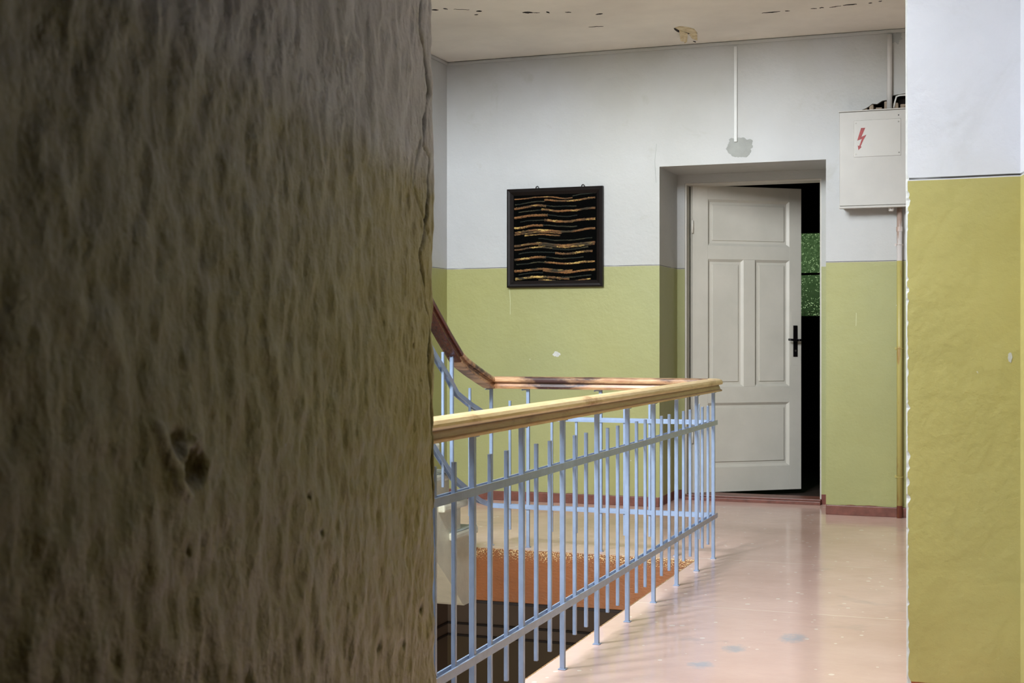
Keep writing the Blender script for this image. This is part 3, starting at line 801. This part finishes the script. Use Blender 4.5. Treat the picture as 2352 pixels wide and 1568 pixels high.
# ---------------------------------------------------------------- conduits and cables
def vtube(name, px, py0, py1, y, r, mat, label, cat, extra=None):
    a = wp(px, py0, y); b = wp(px, py1, y); b = (a[0], y, b[2])
    o = MB().tube([a, b], r, 14).build(name, mat, smooth=False)
    for p in o.data.polygons: p.use_smooth = len(p.vertices) == 4
    return tag(o, label, cat)
a = wp(1690, 103, BY); b = wp(1690, 326, BY)
tag(MB().box((a[0]-.010,BY-.012,b[2]),(a[0]+.010,BY,CZ-.036)).build('cable_trunking', M['whitepipe'], bevel=.002), 'thin white cable trunking dropping from the ceiling above the door', 'trunking')
gp = vtube('conduit', 2043, 80, 262, BY-.02, .0165, M['greypipe'], 'grey round conduit from the ceiling down to the electric box', 'conduit')
a = wp(2048, 100, BY-.02)
pts = [wp(2053,247,BY-.09), wp(2056,232,BY-.09), wp(2059,222,BY-.09), wp(2066,219,BY-.09), wp(2100,217,BY-.09), wp(2125,217,BY-.09), wp(2128,223,BY-.09), wp(2129,247,BY-.09)]
tag(MB().tube(pts, .005, 8).build('cable', M['whitepipe'], smooth=True), 'thin white cable bent over the top of the electric box', 'cable')
# riser pipe below the box with its collar
xr = wp(2066, 600, BY-.03)[0]
rp = tag(empty('riser_pipe', (xr, BY-.03, 0)), 'vertical painted pipe with rusty streaks running from the electric box to the floor', 'pipe')
MB().tube([(xr,BY-.03,.0),(xr,BY-.03,bz0)], .0165, 16).build('pipe', M['riser'], rp, smooth=True)
zc = wp(2066, 527, BY)[2]
MB().tube([(xr,BY-.03,zc-.014),(xr,BY-.03,zc+.014)], .0195, 16).build('collar', M['riser'], rp)
for py in (562, 800, 1094):
    zc = wp(2066, py, BY)[2]
    MB().box((xr-.03,BY-.006,zc-.008),(xr+.022,BY-.0005,zc+.008)).build('clip', M['riser'], rp)
    MB().tube([(xr-.019,BY-.012,zc),(xr-.014,BY-.042,zc),(xr,BY-.049,zc),(xr+.014,BY-.042,zc),(xr+.019,BY-.012,zc)], .003, 6).build('clip', M['riser'], rp)
zg = bz0
q = wp(2047, 492, BY-.1)
tag(MB().tube([(q[0],BY-.1,bz0+.006),(q[0],BY-.1,bz0-.020),(q[0],BY-.1,bz0-.026)], [.017,.017,.012], 16).build('cable_gland', M['greypipe']), 'round cable gland under the electric box', 'cable gland')

# ---------------------------------------------------------------- marks with depth on walls and ceiling
def blob(name, px, py, y, rx, rz, mat, thick=.0015, seed=1, n_=40, rough=.35, parent=None):
    c = wp(px, py, y); pts = []
    for i in range(n_):
        a = 2*math.pi*i/n_; k = 1+rough*noise.noise(Vector((math.cos(a)*1.8+seed*7, math.sin(a)*1.8, seed)))+rough*.5*noise.noise(Vector((math.cos(a)*6, math.sin(a)*6+seed, 2)))
        pts.append((c[0]+rx*k*math.cos(a), c[2]+rz*k*math.sin(a)))
    return MB().prism(pts, 1, y-thick, y).build(name, mat, parent)
struct(blob('trim_7', 1699, 338, BY, .088, .060, M['patch'], .0010, 3, 60, .30), 'grey damp plaster patch at the end of the trunking')
struct(blob('trim_8', 1278, 813, BY, .026, .018, M['scratch'], .0012, 5, 20, .4), 'bare chip in the green paint below the hanging')
struct(blob('trim_9', 2058, 87, BY-.0003, .030, .035, M['patch'], .0016, 9, 40, .6), 'crumbled plaster beside the conduit at the ceiling')
def scratch(pxs, wd, y, mat, name='trim_10', label='fine scratch in the wall paint'):
    mb = MB()
    for (a, b) in zip(pxs, pxs[1:]):
        p = Vector(wp(*a, y)); q = Vector(wp(*b, y)); d = (q-p).normalized(); s = Vector((-d.z, 0, d.x))*wd
        mb.add([p+s, p-s, q-s, q+s, p+s+Vector((0,-.0008,0)), p-s+Vector((0,-.0008,0)), q-s+Vector((0,-.0008,0)), q+s+Vector((0,-.0008,0))],
               [(0,3,2,1),(4,5,6,7),(0,1,5,4),(1,2,6,5),(2,3,7,6),(3,0,4,7)])
    struct(mb.build(name, mat), label)
M['scr2'] = simple('pale_scratch', (190,194,150), .7)
scratch([(1170,662),(1172,690),(1172,722)], .0020, BY, M['scr2'])
scratch([(1967,718),(1966,748)], .0018, BY, M['scr2'])
scratch([(1508,330),(1504,370),(1507,420)], .0012, BY, M['patch'])
# chip on the bright wall end
struct(blob('trim_11', 2320, 820, PY0, .0065, .014, M['scratch'], .001, 2, 18, .5), 'white chip in the paint of the wall end')

# ceiling: dark cracks cut along two lines and a peeled hole
def cp(px, py):    # point on the ceiling plane behind a pixel
    s = (CZ-CH)*3150/(775-py); u = (px-1176)/3150
    return Vector((s*(u*math.cos(TH)-math.sin(TH)), s*(u*math.sin(TH)+math.cos(TH)), CZ))
def crack_on_ceiling(pts, wd, label):
    mb = MB(); P = [cp(*p) for p in pts]; n_ = len(P); Lp = []; Rp = []
    for i, p in enumerate(P):
        d = (P[min(i+1, n_-1)]-P[max(i-1, 0)]).normalized(); s = Vector((-d.y, d.x, 0))
        k = wd*(.25+math.sin(math.pi*i/(n_-1)))*(1+.6*noise.noise(Vector((p.x*30, p.y*30, 0))))
        Lp.append(p+s*k); Rp.append(p-s*k)
    v = Lp+Rp+[q-Vector((0,0,.0015)) for q in Lp+Rp]
    f = []
    for i in range(n_-1): f += [(i, i+1, n_+i+1, n_+i), (2*n_+i, 3*n_+i, 3*n_+i+1, 2*n_+i+1), (i, 2*n_+i, 2*n_+i+1, i+1), (n_+i, n_+i+1, 3*n_+i+1, 3*n_+i)]
    mb.add(v, f); o = mb.build('ceiling_crack', M['cavity'], crk); return o
crk = bpy.data.objects['ceiling']
def dens(a, b, n_=9): return [(a[0]+(b[0]-a[0])*i/n_, a[1]+(b[1]-a[1])*i/n_+1.0*noise.noise(Vector((a[0]+i*3.3, 1, 1)))) for i in range(n_+1)]
for (a, b, wd) in [((991,22),(1007,23),.012), ((1018,19),(1028,21),.008), ((1042,21),(1078,22),.002), ((1094,26),(1106,25),.012), ((1090,34),(1098,33),.006), ((1200,28),(1224,29),.014),
                   ((1224,29),(1240,29),.003), ((1255,26),(1262,30),.005), ((1298,28),(1312,28),.005), ((1368,33),(1384,31),.010), ((1352,62),(1386,60),.004), ((1750,30),(1792,26),.007),
                   ((1803,25),(1814,25),.006), ((1862,20),(1876,19),.005), ((1882,18),(1892,17),.006), ((1905,17),(1932,13),.004), ((1936,12),(1968,9),.007), ((1995,7),(2003,6),.005), ((2018,3),(2026,2),.006)]:
    crack_on_ceiling(dens(a, b), wd, '')
# joint crack at the wall
for (a, b, wd) in [((1044,142),(1500,109),.0022), ((1500,109),(1985,76),.0030), ((1985,74),(2050,69),.010)]:
    crack_on_ceiling(dens(a, b, 40), wd, '')
# peeled hole
hp = [(1550,63),(1562,60),(1580,62),(1594,66),(1601,74),(1598,77),(1588,77),(1575,73),(1562,70)]
mb = MB(); P = [cp(*p) for p in hp]; n_ = len(P)
mb.add([p-Vector((0,0,.002)) for p in P]+[p for p in P], [tuple(range(n_))]+[(i, (i+1) % n_, n_+(i+1) % n_, n_+i) for i in range(n_)])
mb.build('exposed_lath', M['flake'], crk)
crack_on_ceiling([(1550,64),(1558,67),(1568,71),(1580,75),(1590,77),(1600,75)], .030, '')
def flap(pts, drop):
    P = [cp(*p) for p in pts]; mb = MB(); n_ = len(P)
    D = [p-Vector((0,0,.003+drop[i])) for i, p in enumerate(P)]
    mb.add(D+[q+Vector((0,0,.002)) for q in D], [tuple(range(n_)), tuple(range(n_, 2*n_))[::-1]]+[(i, (i+1) % n_, n_+(i+1) % n_, n_+i) for i in range(n_)])
    mb.build('plaster_flap', M['flake'], crk)
flap([(1560,68),(1572,73),(1571,84),(1563,82)], [0,0,.03,.03]); flap([(1570,72),(1580,76),(1578,84),(1572,86)], [0,0,.03,.035]); flap([(1582,77),(1601,76),(1602,85),(1590,81)], [0,0,.02,.02])
crack_on_ceiling([(1592,94),(1595,95),(1598,97)], .006, '')
